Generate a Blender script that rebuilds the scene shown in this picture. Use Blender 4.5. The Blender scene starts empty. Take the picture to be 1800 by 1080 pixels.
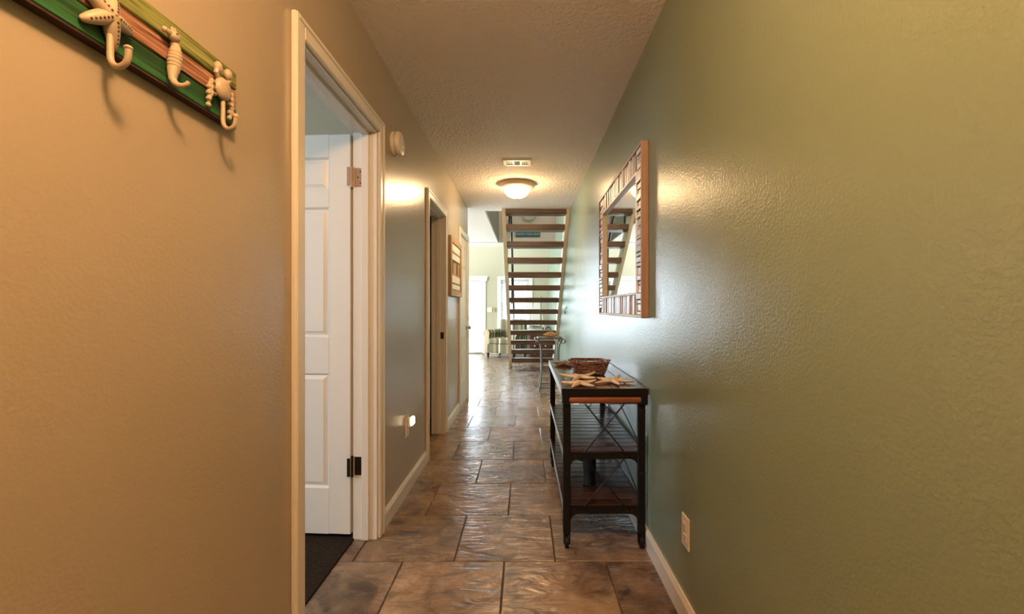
import bpy, bmesh, math, random
from mathutils import Vector, Matrix
random.seed(7)
PI = math.pi
S = bpy.context.scene
COL = S.collection

# ------------------------------------------------------------------ camera
CH = 1.15            # eye height
XL, XR, HC = -0.736, 0.587, 2.43   # hall walls, ceiling
cd = bpy.data.cameras.new('camera'); cam = bpy.data.objects.new('camera', cd); COL.objects.link(cam)
cam.location = (0, 0, CH); cam.rotation_euler = (PI/2, 0, 0)
cd.sensor_width = 36; cd.lens = 16.0
cd.shift_x = -23/1800; cd.shift_y = 1/1800
cd.clip_start = 0.02; cd.clip_end = 500
S.camera = cam

# ------------------------------------------------------------------ light
S.view_settings.view_transform = 'Standard'; S.view_settings.look = 'None'
S.view_settings.gamma = 1; S.view_settings.use_curve_mapping = False
S.view_settings.exposure = 1.0
world = bpy.data.worlds.new('sky'); S.world = world; world.use_nodes = True
bg = world.node_tree.nodes['Background']
bg.inputs['Color'].default_value = (0.74, 0.88, 1.0, 1); bg.inputs['Strength'].default_value = 15.0

def light(name, kind, loc, power, color, rot=(0, 0, 0), size=None, size_y=None, radius=None):
    l = bpy.data.lights.new(name, kind); l.energy = power; l.color = color
    if kind == 'AREA':
        l.shape = 'RECTANGLE'; l.size = size; l.size_y = size_y
    if radius is not None: l.shadow_soft_size = radius
    o = bpy.data.objects.new(name, l); COL.objects.link(o); o.location = loc; o.rotation_euler = rot
    return o
WARM = (1.0, 0.55, 0.24)
DAY = (0.76, 0.90, 1.0)
light('entry_lamp', 'POINT', (-0.05, 0.22, 2.30), 38, WARM, radius=0.09)
# added area lights in place of unseen living-room windows, and the bedroom window's daylight
light('daylight_fill_side', 'AREA', (-4.9, 8.8, 1.45), 230, DAY, rot=(0, -PI/2, 0), size=2.1, size_y=3.6)
light('daylight_fill_loft', 'AREA', (-1.6, 11.25, 3.7), 22, DAY, rot=(-PI/2, 0, 0), size=4.2, size_y=1.5)
light('daylight_bedroom', 'AREA', (-3.85, 0.55, 1.85), 36, (0.74, 0.86, 1.0), rot=(0, -PI/2, 0), size=1.1, size_y=1.3)
light('header_fill', 'POINT', (0.0, 7.3, 4.3), 22, (1.0, 0.74, 0.52), radius=0.1)  # added upstairs point light, brightens the stairwell header

# ------------------------------------------------------------------ materials
def mat(name, col=(0.5, 0.5, 0.5), rough=0.5, metal=0.0, spec=0.5, emit=None, estr=0.0):
    m = bpy.data.materials.new(name); m.use_nodes = True
    b = m.node_tree.nodes['Principled BSDF']
    b.inputs['Base Color'].default_value = (*col, 1); b.inputs['Roughness'].default_value = rough
    b.inputs['Metallic'].default_value = metal; b.inputs['Specular IOR Level'].default_value = spec
    if emit: b.inputs['Emission Color'].default_value = (*emit, 1); b.inputs['Emission Strength'].default_value = estr
    return m
class N:
    def __init__(s, m):
        s.t = m.node_tree; s.b = s.t.nodes['Principled BSDF']
    def n(s, typ, **kw):
        x = s.t.nodes.new(typ)
        for k, v in kw.items():
            if k in x.inputs: x.inputs[k].default_value = v
            else: setattr(x, k, v)
        return x
    def l(s, a, b): s.t.links.new(a, b)
    def coord(s, scale=(1, 1, 1), rnd=False, rot=(0, 0, 0)):
        tc = s.n('ShaderNodeTexCoord'); mp = s.n('ShaderNodeMapping')
        mp.inputs['Scale'].default_value = scale; mp.inputs['Rotation'].default_value = rot
        s.l(tc.outputs['Object'], mp.inputs['Vector'])
        if rnd:
            oi = s.n('ShaderNodeObjectInfo'); ml = s.n('ShaderNodeVectorMath', operation='SCALE')
            ml.inputs[0].default_value = (37.0, 91.0, 53.0); s.l(oi.outputs['Random'], ml.inputs['Scale'])
            s.l(ml.outputs[0], mp.inputs['Location']); s.oi = oi
        return mp.outputs['Vector']
    def noise(s, vec, scale, detail=3, rough=0.5, dist=0.0):
        x = s.n('ShaderNodeTexNoise', Scale=scale, Detail=detail, Roughness=rough, Distortion=dist)
        s.l(vec, x.inputs['Vector']); return x.outputs['Fac']
    def ramp(s, fac, stops, interp='LINEAR'):
        r = s.n('ShaderNodeValToRGB'); e = r.color_ramp.elements; r.color_ramp.interpolation = interp
        while len(e) < len(stops): e.new(0.5)
        for q, (p, c) in zip(e, stops): q.position = p; q.color = (*c, 1)
        s.l(fac, r.inputs['Fac']); return r.outputs['Color']
    def mix(s, fac, a, b, mode='MIX'):
        x = s.n('ShaderNodeMix', data_type='RGBA', blend_type=mode)
        for v, i in ((fac, 0), (a, 6), (b, 7)):
            if hasattr(v, 'links'): s.l(v, x.inputs[i])
            else: x.inputs[i].default_value = v if i == 0 else (*v, 1)
        return x.outputs[2]
    def bump(s, h, strength, dist, prev=None):
        x = s.n('ShaderNodeBump', Strength=strength, Distance=dist); s.l(h, x.inputs['Height'])
        if prev is not None: s.l(prev, x.inputs['Normal'])
        return x.outputs['Normal']
    def color(s, c): s.l(c, s.b.inputs['Base Color'])
    def rough(s, c): s.l(c, s.b.inputs['Roughness'])
    def normal(s, c): s.l(c, s.b.inputs['Normal'])

def wall_mat(name, col, rough, peel=0.42):
    m = mat(name, col, rough); k = N(m); v = k.coord()
    h = k.noise(v, 130, 2, 0.5); k.normal(k.bump(h, peel, 0.0028))
    f = k.noise(v, 1.2, 2); k.color(k.ramp(f, [(0.3, tuple(c*0.97 for c in col)), (0.7, tuple(min(1, c*1.03) for c in col))]))
    return m
M = {}
M['sage'] = wall_mat('sage_wall_paint', (0.215, 0.275, 0.200), 0.27)
M['beige'] = wall_mat('beige_wall_paint', (0.43, 0.365, 0.28), 0.22, 0.30)
M['cream'] = wall_mat('cream_wall_paint', (0.46, 0.425, 0.30), 0.5)
M['loft'] = wall_mat('loft_wall_paint', (0.42, 0.35, 0.29), 0.5)
M['dim'] = wall_mat('baked_shade_paint', (0.20, 0.18, 0.15), 0.5)  # shade of stairwell side and dark bathroom put into the wall colour
m = mat('ceiling_texture', (0.90, 0.82, 0.74), 0.85); k = N(m); v = k.coord()
k.normal(k.bump(k.noise(v, 48, 3, 0.6), 1.0, 0.014)); M['ceiling'] = m
m = mat('white_trim_paint', (0.78, 0.75, 0.69), 0.28); k = N(m); v = k.coord((1, 1, 0.05))
k.normal(k.bump(k.noise(v, 60, 2), 0.05, 0.0005)); M['trim'] = m
M['door'] = mat('white_door_paint', (0.80, 0.79, 0.75), 0.35)
M['plastic'] = mat('white_plastic', (0.75, 0.70, 0.62), 0.35)
M['dark'] = mat('dark_slot', (0.02, 0.017, 0.015), 0.6)
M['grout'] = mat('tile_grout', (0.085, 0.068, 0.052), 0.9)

m = mat('slate_tile', (0.2, 0.13, 0.09), 0.35); k = N(m); v = k.coord(rnd=True)
n1 = k.noise(v, 3.6, 7, 0.66, 0.8); n2 = k.noise(v, 5.5, 6, 0.66, 1.3); n3 = k.noise(v, 1.3, 3, 0.5, 0.4)
c1 = k.ramp(n1, [(0.30, (0.045, 0.026, 0.014)), (0.43, (0.180, 0.112, 0.065)), (0.54, (0.310, 0.205, 0.125)), (0.70, (0.480, 0.350, 0.235))])
c2 = k.ramp(n3, [(0.35, (0.15, 0.13, 0.11)), (0.65, (0.30, 0.17, 0.11))])
c = k.mix(0.30, c1, c2)
c3 = k.ramp(n2, [(0.36, (0.06, 0.04, 0.026)), (0.50, (1, 1, 1))]); c = k.mix(0.62, c, c3, 'MULTIPLY')
hv = k.n('ShaderNodeHueSaturation', Hue=0.5, Saturation=1.0, Value=1.0); k.l(c, hv.inputs['Color'])
mr = k.n('ShaderNodeMapRange'); k.l(k.oi.outputs['Random'], mr.inputs['Value']); mr.inputs['To Min'].default_value = 0.8; mr.inputs['To Max'].default_value = 1.2
k.l(mr.outputs['Result'], hv.inputs['Value']); k.color(hv.outputs['Color'])
v2 = k.coord((1.0, 3.2, 1.0), rnd=True, rot=(0, 0, -0.65))
r1 = k.noise(v2, 4.5, 2.5, 0.5, 1.8)
k.normal(k.bump(r1, 0.6, 0.016))
k.rough(k.ramp(n2, [(0.3, (0.33,)*3), (0.7, (0.22,)*3)])); M['tile'] = m
m = m.copy(); m.name = 'slate_tile_smooth'; M['tile_far'] = m
for q in m.node_tree.nodes:
    if q.type == 'BUMP': q.inputs['Strength'].default_value = 0.05

m = mat('brown_carpet', (0.035, 0.026, 0.020), 1.0, spec=0.1); k = N(m); v = k.coord()
f = k.noise(v, 260, 2, 0.7); k.color(k.ramp(f, [(0.35, (0.012, 0.009, 0.007)), (0.65, (0.075, 0.056, 0.043))])); k.normal(k.bump(f, 1.0, 0.01)); M['carpet'] = m

def wood(name, cols, scale=(1, 1, 1), rough=0.5, streak=14, bump=0.3, rnd=True, spec=0.5):
    m = mat(name, cols[0], rough, spec=spec); k = N(m); v = k.coord(scale, rnd=rnd)
    f = k.noise(v, streak, 5, 0.6, 0.6)
    st = [(0.37 + 0.26*i/(len(cols)-1), c) for i, c in enumerate(cols)]
    k.color(k.ramp(f, st)); k.normal(k.bump(f, bump, 0.002)); return m
AY = (1, 0.06, 1); AX = (0.06, 1, 1); AZ = (1, 1, 0.06)
M['lime'] = wood('lime_painted_plank', [(0.07, 0.085, 0.016), (0.20, 0.225, 0.060), (0.32, 0.34, 0.13)], (1, 0.05, 1.6), 0.6, 90, 0.8)
M['pinkwood'] = wood('bare_pink_plank', [(0.13, 0.05, 0.03), (0.34, 0.17, 0.11), (0.46, 0.27, 0.19)], (1, 0.05, 1.6), 0.65, 90, 0.9)
M['greenwood'] = wood('green_painted_plank', [(0.010, 0.045, 0.016), (0.024, 0.115, 0.040), (0.032, 0.145, 0.052)], (1, 0.05, 1.2), 0.5, 55, 0.5)
M['rawwood'] = wood('dark_raw_wood', [(0.03, 0.012, 0.008), (0.075, 0.03, 0.018)], AY, 0.7, 40, 0.5)
M['caststone'] = mat('cream_cast_metal', (0.48, 0.385, 0.28), 0.40)
M['castdark'] = mat('rubbed_dark_metal', (0.09, 0.055, 0.03), 0.5)
M['brass'] = mat('worn_hinge_metal', (0.55, 0.37, 0.26), 0.42, 0.8)
M['bronze'] = mat('dark_bronze', (0.035, 0.022, 0.014), 0.4, 0.6)
M['blackmetal'] = mat('black_painted_metal', (0.007, 0.006, 0.005), 0.5, 0.0, spec=0.22)
M['steel'] = mat('steel_edge', (0.42, 0.44, 0.45), 0.30, 1.0)
M['tabletop'] = wood('dark_stained_boards', [(0.030, 0.014, 0.008), (0.075, 0.036, 0.020), (0.10, 0.048, 0.027)], AY, 0.16, 26, 0.12)
M['shelfwood'] = wood('dark_stained_slats', [(0.018, 0.008, 0.006), (0.050, 0.022, 0.014), (0.075, 0.034, 0.021)], AX, 0.22, 26, 0.2)
M['redwood'] = wood('reddish_wood_rail', [(0.19, 0.055, 0.020), (0.34, 0.105, 0.040)], AX, 0.35, 18, 0.1)
M['framewood'] = wood('brown_frame_edge', [(0.26, 0.15, 0.085), (0.40, 0.25, 0.15)], AZ, 0.5, 20, 0.2)
M['tanwood'] = wood('tan_frame_wood', [(0.36, 0.23, 0.12), (0.50, 0.35, 0.20)], AZ, 0.5, 20, 0.2)
M['whitewood'] = mat('whitewashed_wood', (0.80, 0.76, 0.70), 0.5)
M['tread'] = wood('dark_tread_wood', [(0.045, 0.022, 0.013), (0.105, 0.054, 0.034), (0.145, 0.080, 0.052)], AX, 0.42, 22, 0.4)
M['stringer'] = mat('cream_stringer_paint', (0.72, 0.62, 0.47), 0.4)
m = mat('weathered_strip', (0.4, 0.35, 0.3), 0.38); k = N(m); v = k.coord((1, 1, 1), rnd=True)
f = k.noise(v, 45, 4, 0.6); base = k.ramp(k.oi.outputs['Random'], [(0.0, (0.20, 0.14, 0.10)), (0.2, (0.50, 0.42, 0.34)), (0.45, (0.72, 0.67, 0.60)), (0.7, (0.38, 0.35, 0.31)), (1.0, (0.80, 0.75, 0.68))])
k.color(k.mix(0.30, base, k.ramp(f, [(0.35, (0.30, 0.26, 0.22)), (0.6, (1, 1, 1))]), 'MULTIPLY')); k.normal(k.bump(f, 0.5, 0.003)); M['strip'] = m
M['mirror'] = mat('mirror_glass', (0.90, 0.92, 0.91), 0.01, 1.0)
m = mat('dried_starfish', (0.62, 0.40, 0.20), 0.7); k = N(m); v = k.coord()
f = k.noise(v, 110, 3); k.color(k.ramp(f, [(0.3, (0.62, 0.45, 0.28)), (0.7, (0.82, 0.66, 0.47))])); k.normal(k.bump(k.noise(v, 320, 2), 0.5, 0.003)); M['starfish'] = m
m = mat('red_brown_starfish', (0.3, 0.13, 0.07), 0.7); k = N(m); v = k.coord()
f = k.noise(v, 110, 3); k.color(k.ramp(f, [(0.3, (0.15, 0.055, 0.03)), (0.7, (0.42, 0.21, 0.13))])); k.normal(k.bump(f, 0.5, 0.003)); M['starfish_red'] = m
m = mat('brown_wicker', (0.16, 0.06, 0.03), 0.5); k = N(m); v = k.coord()
f = k.noise(v, 90, 3); k.color(k.ramp(f, [(0.35, (0.05, 0.020, 0.011)), (0.65, (0.30, 0.13, 0.075))])); M['wicker'] = m
M['urn'] = mat('matt_black_urn', (0.008, 0.008, 0.008), 0.6)
M['iron'] = mat('wrought_iron', (0.10, 0.095, 0.075), 0.4, 0.5)
M['shell'] = wood('orange_shell', [(0.42, 0.19, 0.07), (0.66, 0.42, 0.22)], (1, 1, 1), 0.4, 30, 0.2)
M['signgreen'] = mat('dark_teal_sign', (0.012, 0.050, 0.048), 0.5)
M['signletter'] = mat('pale_teal_letters', (0.30, 0.48, 0.47), 0.5)
M['frost'] = mat('unlit_frosted_glass', (0.74, 0.68, 0.52), 0.3)
m = mat('lit_frosted_glass', (0.9, 0.85, 0.7), 0.4, emit=(1.0, 0.66, 0.34), estr=34); k = N(m); v = k.coord()
vl = k.n('ShaderNodeVectorMath', operation='LENGTH'); k.l(v, vl.inputs[0])      # bulb hot spot in the bowl, fading to the rim
hr = k.n('ShaderNodeMapRange'); k.l(vl.outputs['Value'], hr.inputs['Value'])
for nm_, q_ in (('From Min', 0.135), ('From Max', 0.175), ('To Min', 18.0), ('To Max', 100.0)): hr.inputs[nm_].default_value = q_
k.l(hr.outputs['Result'], k.b.inputs['Emission Strength']); M['lampglass'] = m
M['lampring'] = mat('brushed_lamp_ring', (0.70, 0.55, 0.42), 0.5, 0.3)
M['nightglow'] = mat('lit_night_light', (0.9, 0.8, 0.6), 0.4, emit=(1.0, 0.74, 0.45), estr=1.6)
M['blind'] = mat('white_blind_slat', (0.58, 0.59, 0.60), 0.5)
M['chestred'] = wood('dark_red_chest_wood', [(0.06, 0.016, 0.010), (0.15, 0.042, 0.028)], AX, 0.4, 18, 0.1)
M['ivory'] = mat('ivory_knob', (0.8, 0.76, 0.68), 0.4)
M['sail'] = mat('white_sailcloth', (0.85, 0.83, 0.78), 0.8)
M['hull'] = mat('white_hull_paint', (0.78, 0.78, 0.76), 0.3)
M['footwood'] = mat('dark_foot_wood', (0.05, 0.025, 0.014), 0.4)
m = mat('striped_upholstery', (0.3, 0.28, 0.15), 0.85); k = N(m); v = k.coord()
sx = k.n('ShaderNodeSeparateXYZ'); k.l(v, sx.inputs[0])
ad = k.n('ShaderNodeMath', operation='ADD'); k.l(sx.outputs['X'], ad.inputs[0]); k.l(sx.outputs['Y'], ad.inputs[1])
mt = k.n('ShaderNodeMath', operation='MULTIPLY'); k.l(ad.outputs[0], mt.inputs[0]); mt.inputs[1].default_value = 3.1
fr = k.n('ShaderNodeMath', operation='FRACT'); k.l(mt.outputs[0], fr.inputs[0])
k.color(k.ramp(fr.outputs[0], [(0.0, (0.13, 0.115, 0.055)), (0.30, (0.26, 0.20, 0.11)), (0.52, (0.10, 0.10, 0.05)), (0.72, (0.58, 0.50, 0.35)), (0.84, (0.17, 0.14, 0.08))], 'CONSTANT')); M['stripe'] = m
M['tanfabric'] = mat('tan_upholstery', (0.45, 0.35, 0.22), 0.85)
M['glass'] = mat('clear_glass', (1, 1, 1), 0.0)
_b = M['glass'].node_tree.nodes['Principled BSDF']; _b.inputs['Transmission Weight'].default_value = 1.0; _b.inputs['IOR'].default_value = 1.03
M['deck'] = mat('pale_deck_boards', (0.55, 0.55, 0.53), 0.7)
M['rail'] = mat('white_railing_paint', (0.55, 0.56, 0.57), 0.5)
M['roof'] = mat('blue_grey_shingles', (0.16, 0.20, 0.27), 0.8)
M['siding'] = mat('pale_siding', (0.65, 0.68, 0.72), 0.8)

# ------------------------------------------------------------------ mesh helpers
def B(): return bmesh.new()
def box(bm, x0, x1, y0, y1, z0, z1, bev=0.0, seg=1, mtx=None):
    r = bmesh.ops.create_cube(bm, size=1.0)['verts']
    for v in r:
        v.co = Vector((x0 if v.co.x < 0 else x1, y0 if v.co.y < 0 else y1, z0 if v.co.z < 0 else z1))
    if bev > 0:
        es = list({e for v in r for e in v.link_edges})
        nv = bmesh.ops.bevel(bm, geom=es, offset=bev, segments=seg, affect='EDGES', profile=0.5)
        r = list({v for f in nv['faces'] for v in f.verts} | {v for v in r if v.is_valid})
    if mtx is not None:
        for v in r: v.co = mtx @ v.co
    return bm
def tube(bm, pts, rad, seg=8, flat=1.0, cap=True, closed=False):
    pts = [Vector(p) for p in pts]; n = len(pts)
    rad = [rad]*n if isinstance(rad, (int, float)) else rad
    up = None; rings = []
    for i, p in enumerate(pts):
        if closed: t = pts[(i+1) % n] - pts[i-1]
        else: t = pts[min(i+1, n-1)] - pts[max(i-1, 0)]
        t.normalize()
        if up is None:
            up = Vector((0, 0, 1)) if abs(t.z) < 0.9 else Vector((0, 1, 0))
        a = up - t*up.dot(t)
        if a.length < 1e-5: a = Vector((1, 0, 0)) - t*t.x
        a.normalize(); up = a; b = t.cross(a)
        rings.append([bm.verts.new(p + (a*math.sin(2*PI*j/seg)*flat + b*math.cos(2*PI*j/seg))*rad[i]) for j in range(seg)])
    for i in range(n if closed else n-1):
        A, C = rings[i], rings[(i+1) % n]
        for j in range(seg):
            bm.faces.new((A[j], A[(j+1) % seg], C[(j+1) % seg], C[j]))
    if cap and not closed:
        bm.faces.new(rings[0][::-1]); bm.faces.new(rings[-1])
    return bm
def lathe(bm, prof, c=(0, 0, 0), seg=24, axis='Z', arc=1.0):
    c = Vector(c); rings = []
    k = seg if arc >= 1 else seg+1
    for r, h in prof:
        ring = []
        for j in range(k):
            a = 2*PI*arc*j/seg; x, y = r*math.cos(a), r*math.sin(a)
            p = {'Z': (x, y, h), 'X': (h, x, y), 'Y': (x, h, y)}[axis]
            ring.append(bm.verts.new(c + Vector(p)))
        rings.append(ring)
    for A, C in zip(rings, rings[1:]):
        for j in range(seg if arc >= 1 else seg):
            q = (j+1) % k
            bm.faces.new((A[j], A[q], C[q], C[j]))
    bmesh.ops.remove_doubles(bm, verts=[v for r in rings for v in r], dist=1e-5)
    return bm
def ball(bm, c, r, seg=10, scale=(1, 1, 1)):
    vs = bmesh.ops.create_uvsphere(bm, u_segments=seg, v_segments=max(5, seg*2//3), radius=r)['verts']
    for v in vs: v.co = Vector((v.co.x*scale[0], v.co.y*scale[1], v.co.z*scale[2])) + Vector(c)
    return bm
def prism(bm, poly, y0, y1, fn):
    """extrude a 2-D polygon; fn(u, v, d) -> xyz"""
    a = [bm.verts.new(fn(u, v, y0)) for u, v in poly]; b = [bm.verts.new(fn(u, v, y1)) for u, v in poly]
    n = len(poly); bm.faces.new(a); bm.faces.new(b[::-1])
    for i in range(n): bm.faces.new((a[i], b[i], b[(i+1) % n], a[(i+1) % n]))
    return bm
WL = {}
def finish(name, bm, m, parent=None, world=True, smooth=False, kind=None, label=None, cat=None, group=None, origin=None):
    off = WL.get(parent.name, Vector()) if (parent is not None and world) else Vector()
    if parent is None and origin is not None: off = Vector(origin)
    if off.length: bmesh.ops.translate(bm, vec=-off, verts=bm.verts)
    bmesh.ops.recalc_face_normals(bm, faces=bm.faces)
    me = bpy.data.meshes.new(name); bm.to_mesh(me); bm.free()
    me.materials.append(m)
    if smooth:
        me.shade_smooth() if hasattr(me, 'shade_smooth') else None
        try: me.set_sharp_from_angle(angle=math.radians(40))
        except Exception: pass
    o = bpy.data.objects.new(name, me); COL.objects.link(o)
    if parent is not None: o.parent = parent; WL[o.name] = off.copy() if world else Vector()
    elif origin is not None: o.location = off; WL[o.name] = off.copy()
    else: WL[o.name] = Vector()
    if kind: o['kind'] = kind
    if label: o['label'] = label
    if cat: o['category'] = cat
    if group: o['group'] = group
    return o
def thing(name, loc, label=None, cat=None, group=None, rot=0, kind=None):
    o = bpy.data.objects.new(name, None); COL.objects.link(o); o.location = loc; o.rotation_euler = (0, 0, rot)
    o.empty_display_size = 0.05
    WL[o.name] = Vector(loc)
    if label: o['label'] = label
    if cat: o['category'] = cat
    if group: o['group'] = group
    if kind: o['kind'] = kind
    return o
def boxes(name, m, lst, parent=None, bev=0.0, **kw):
    bm = B()
    for b in lst: box(bm, *b, bev=bev)
    return finish(name, bm, m, parent, **kw)

# ------------------------------------------------------------------ room shell
WT = 0.115; XO = XL - WT
D1 = (1.485, 2.268, 2.030); D2 = (3.43, 4.155, 1.985); D3 = (5.10, 5.74, 1.995)   # door openings y0, y1, top
YE = 5.84; YF = 11.40; ZU = 4.9; YB = -2.6
wl = []
y = YB
for d in (D1, D2, D3):
    wl.append((XO, XL, y, d[0], 0, HC)); wl.append((XO, XL, d[0], d[1], d[2], HC)); y = d[1]
wl.append((XO, XL, y, YE, 0, HC))
boxes('wall_left', M['beige'], wl, kind='structure')
boxes('wall_right', M['sage'], [(XR, XR+0.12, YB, YF+0.2, 0, ZU)], kind='structure')
boxes('wall_back', M['beige'], [(XO, XR, YB-0.1, YB, 0, HC)], kind='structure')
# ceiling of hall and living room with the stairwell left open
HX, HY0, HY1, YL = -0.515, 6.03, 8.90, 9.50
boxes('ceiling', M['ceiling'], [(XO, XR, YB, HY0, HC, HC+0.25), (-5.0, HX-0.02, HY0, HY1, HC, HC+0.25), (-5.0, XO, YE, HY0, HC, HC+0.25),
      (-5.0, XR, HY1+0.1, YL, HC, HC+0.25)], kind='structure')
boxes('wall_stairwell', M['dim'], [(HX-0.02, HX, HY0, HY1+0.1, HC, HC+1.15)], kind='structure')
boxes('wall_header', M['loft'], [(HX, XR, HY1, HY1+0.1, HC, HC+1.25)], kind='structure')
boxes('ceiling_loft', M['ceiling'], [(-5.0, XR, HY0-3, YF, ZU, ZU+0.1)], kind='structure')
boxes('wall_loft', M['cream'], [(-5.0, XR, HY0-3.1, HY0-3, HC+0.25, ZU)], kind='structure')
# far living-room wall with a glazed door pair and a window
FD = (-2.02, -1.075, 1.80); FT = (-4.6, -2.25, 0.25, 2.62); FW = (-0.60, 0.10, 0.62, 1.84)
boxes('wall_far', M['cream'], [(-5.0, FT[0], YF, YF+0.15, 0, ZU), (FT[0], FT[1], YF, YF+0.15, 0, FT[2]), (FT[0], FT[1], YF, YF+0.15, FT[3], ZU), (FT[1], FD[0], YF, YF+0.15, 0, ZU), (FD[0], FD[1], YF, YF+0.15, FD[2], ZU), (FD[1], FW[0], YF, YF+0.15, 0, ZU),
      (FW[0], FW[1], YF, YF+0.15, 0, FW[2]), (FW[0], FW[1], YF, YF+0.15, FW[3], ZU), (FW[1], XR, YF, YF+0.15, 0, ZU)], kind='structure')
boxes('wall_living_side', M['cream'], [(-5.1, -5.0, YE-0.1, YF, 0, ZU)], kind='structure')
boxes('wall_living_near', M['cream'], [(-5.0, XO, YE-0.12, YE, 0, HC)], kind='structure')
# bedroom and dark bathroom behind the left doors
boxes('wall_bedroom', M['cream'], [(-3.9, XO, 2.43, 2.53, 0, HC), (-4.0, -3.9, -0.6, 2.53, 0, HC), (-3.9, XO, -0.7, -0.6, 0, HC)], kind='structure')
boxes('ceiling_bedroom', M['ceiling'], [(-4.0, XO, -0.7, 2.53, HC, HC+0.1)], kind='structure')
boxes('floor_bedroom', M['carpet'], [(-4.0, XO+0.002, -0.7, 2.53, -0.05, 0.006)], kind='structure')
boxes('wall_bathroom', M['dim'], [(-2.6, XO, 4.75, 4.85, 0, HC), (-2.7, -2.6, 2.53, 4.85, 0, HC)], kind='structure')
boxes('ceiling_bathroom', M['ceiling'], [(-2.7, XO, 2.53, 4.85, HC, HC+0.1)], kind='structure')
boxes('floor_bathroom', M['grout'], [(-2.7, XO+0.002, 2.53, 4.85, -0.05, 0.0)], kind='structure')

# floor: mortar bed with single tiles set in running bond
floor = boxes('floor', M['grout'], [(XO, XR, YB, YE, -0.06, -0.005), (-5.0, XR, YE, YF+0.15, -0.06, -0.005)], kind='structure')
T = 0.4595; G = 0.003
tile_cache = {}
def tile(x0, x1, y0, y1):
    w, d = round(x1-x0-2*G, 4), round(y1-y0-2*G, 4)
    if w < 0.02 or d < 0.02: return
    far = y0 > 4.3; key = (w, d, far)
    if key not in tile_cache:
        bm = B(); box(bm, -w/2, w/2, -d/2, d/2, -0.012, 0.0, bev=0.0022)
        me = bpy.data.meshes.new('tile'); bmesh.ops.recalc_face_normals(bm, faces=bm.faces); bm.to_mesh(me); bm.free(); me.materials.append(M['tile_far' if far else 'tile']); tile_cache[key] = me
    o = bpy.data.objects.new('tile', tile_cache[key]); COL.objects.link(o); o.parent = floor
    o.location = ((x0+x1)/2, (y0+y1)/2, random.uniform(-0.0008, 0.0))
for kk in range(-4, 21):
    y0 = 2.063 + T*kk; y1 = min(y0 + T, YF)
    off = 0.137 if kk % 2 == 0 else -0.0935
    lo = XO if y0 < YE - 0.2 else -2.9
    j = math.floor((lo - off)/T)
    while off + j*T < XR:
        a = max(lo, off + j*T); b = min(XR, off + (j+1)*T)
        tile(a, b, y0, y1); j += 1

# baseboards
def baseboard(name, x0, x1, y0, y1, side):
    bm = B()
    fx = 1 if side == 'L' else -1
    xw = XL if side == 'L' else XR
    poly = [(0, 0), (0.013, 0), (0.013, 0.075), (0.008, 0.088), (0.006, 0.095), (0, 0.095)]
    prism(bm, poly, y0, y1, lambda u, v, d: (xw + fx*u, d, v))
    finish(name, bm, M['trim'], kind='structure')
CW = 0.058
baseboard('baseboard_left', 0, 0, D1[1]+CW+0.005, D2[0]-CW-0.005, 'L')
baseboard('baseboard_left', 0, 0, D2[1]+CW+0.005, D3[0]-CW-0.005, 'L')
baseboard('baseboard_left', 0, 0, YB, D1[0]-CW-0.005, 'L')
baseboard('baseboard_right', 0, 0, YB, YF, 'R')
boxes('baseboard_far', M['trim'], [(FD[1]+0.09, XR-0.014, YF-0.014, YF, 0, 0.10)], kind='structure', bev=0.003)

# ------------------------------------------------------------------ doors
def casing_and_jamb(root, d, stop=True):
    y0, y1, zt = d
    for nm, b in (('near', (XL, XL+0.018, y0-CW, y0+0.004, 0, zt+CW)), ('far', (XL, XL+0.018, y1-0.004, y1+CW, 0, zt+CW))):
        bm = B(); box(bm, *b, bev=0.004)
        ym = (b[2]+b[3])/2
        box(bm, XL+0.016, XL+0.022, (b[2]+0.002 if nm == 'near' else b[3]-0.018), (b[2]+0.018 if nm == 'near' else b[3]-0.002), 0, zt+CW-0.002, bev=0.0025)
        finish('casing', bm, M['trim'], root)
    bm = B(); box(bm, XL, XL+0.018, y0+0.003, y1-0.003, zt-0.004, zt+CW, bev=0.004)
    box(bm, XL+0.016, XL+0.022, y0-CW+0.016, y1+CW-0.016, zt+CW-0.018, zt+CW-0.002, bev=0.0025)
    finish('casing', bm, M['trim'], root)
    J = 0.016
    finish('jamb', box(B(), XO-0.002, XL+0.001, y0-0.004, y0+J-0.004, 0, zt), M['trim'], root)
    finish('jamb', box(B(), XO-0.002, XL+0.001, y1-J+0.004, y1+0.004, 0, zt), M['trim'], root)
    finish('jamb', box(B(), XO-0.002, XL+0.001, y0+J-0.004, y1-J+0.004, zt-J+0.004, zt+0.001), M['trim'], root)
    if stop:
        a, b = XL-0.072, XL-0.036
        bm = B(); box(bm, a, b, y0+0.010, y0+0.024, 0, zt-0.02, bev=0.002); box(bm, a, b, y1-0.024, y1-0.010, 0, zt-0.02, bev=0.002)
        box(bm, a, b, y0+0.010, y1-0.010, zt-0.026, zt-0.010, bev=0.002); finish('door_stop', bm, M['trim'], root)
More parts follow.
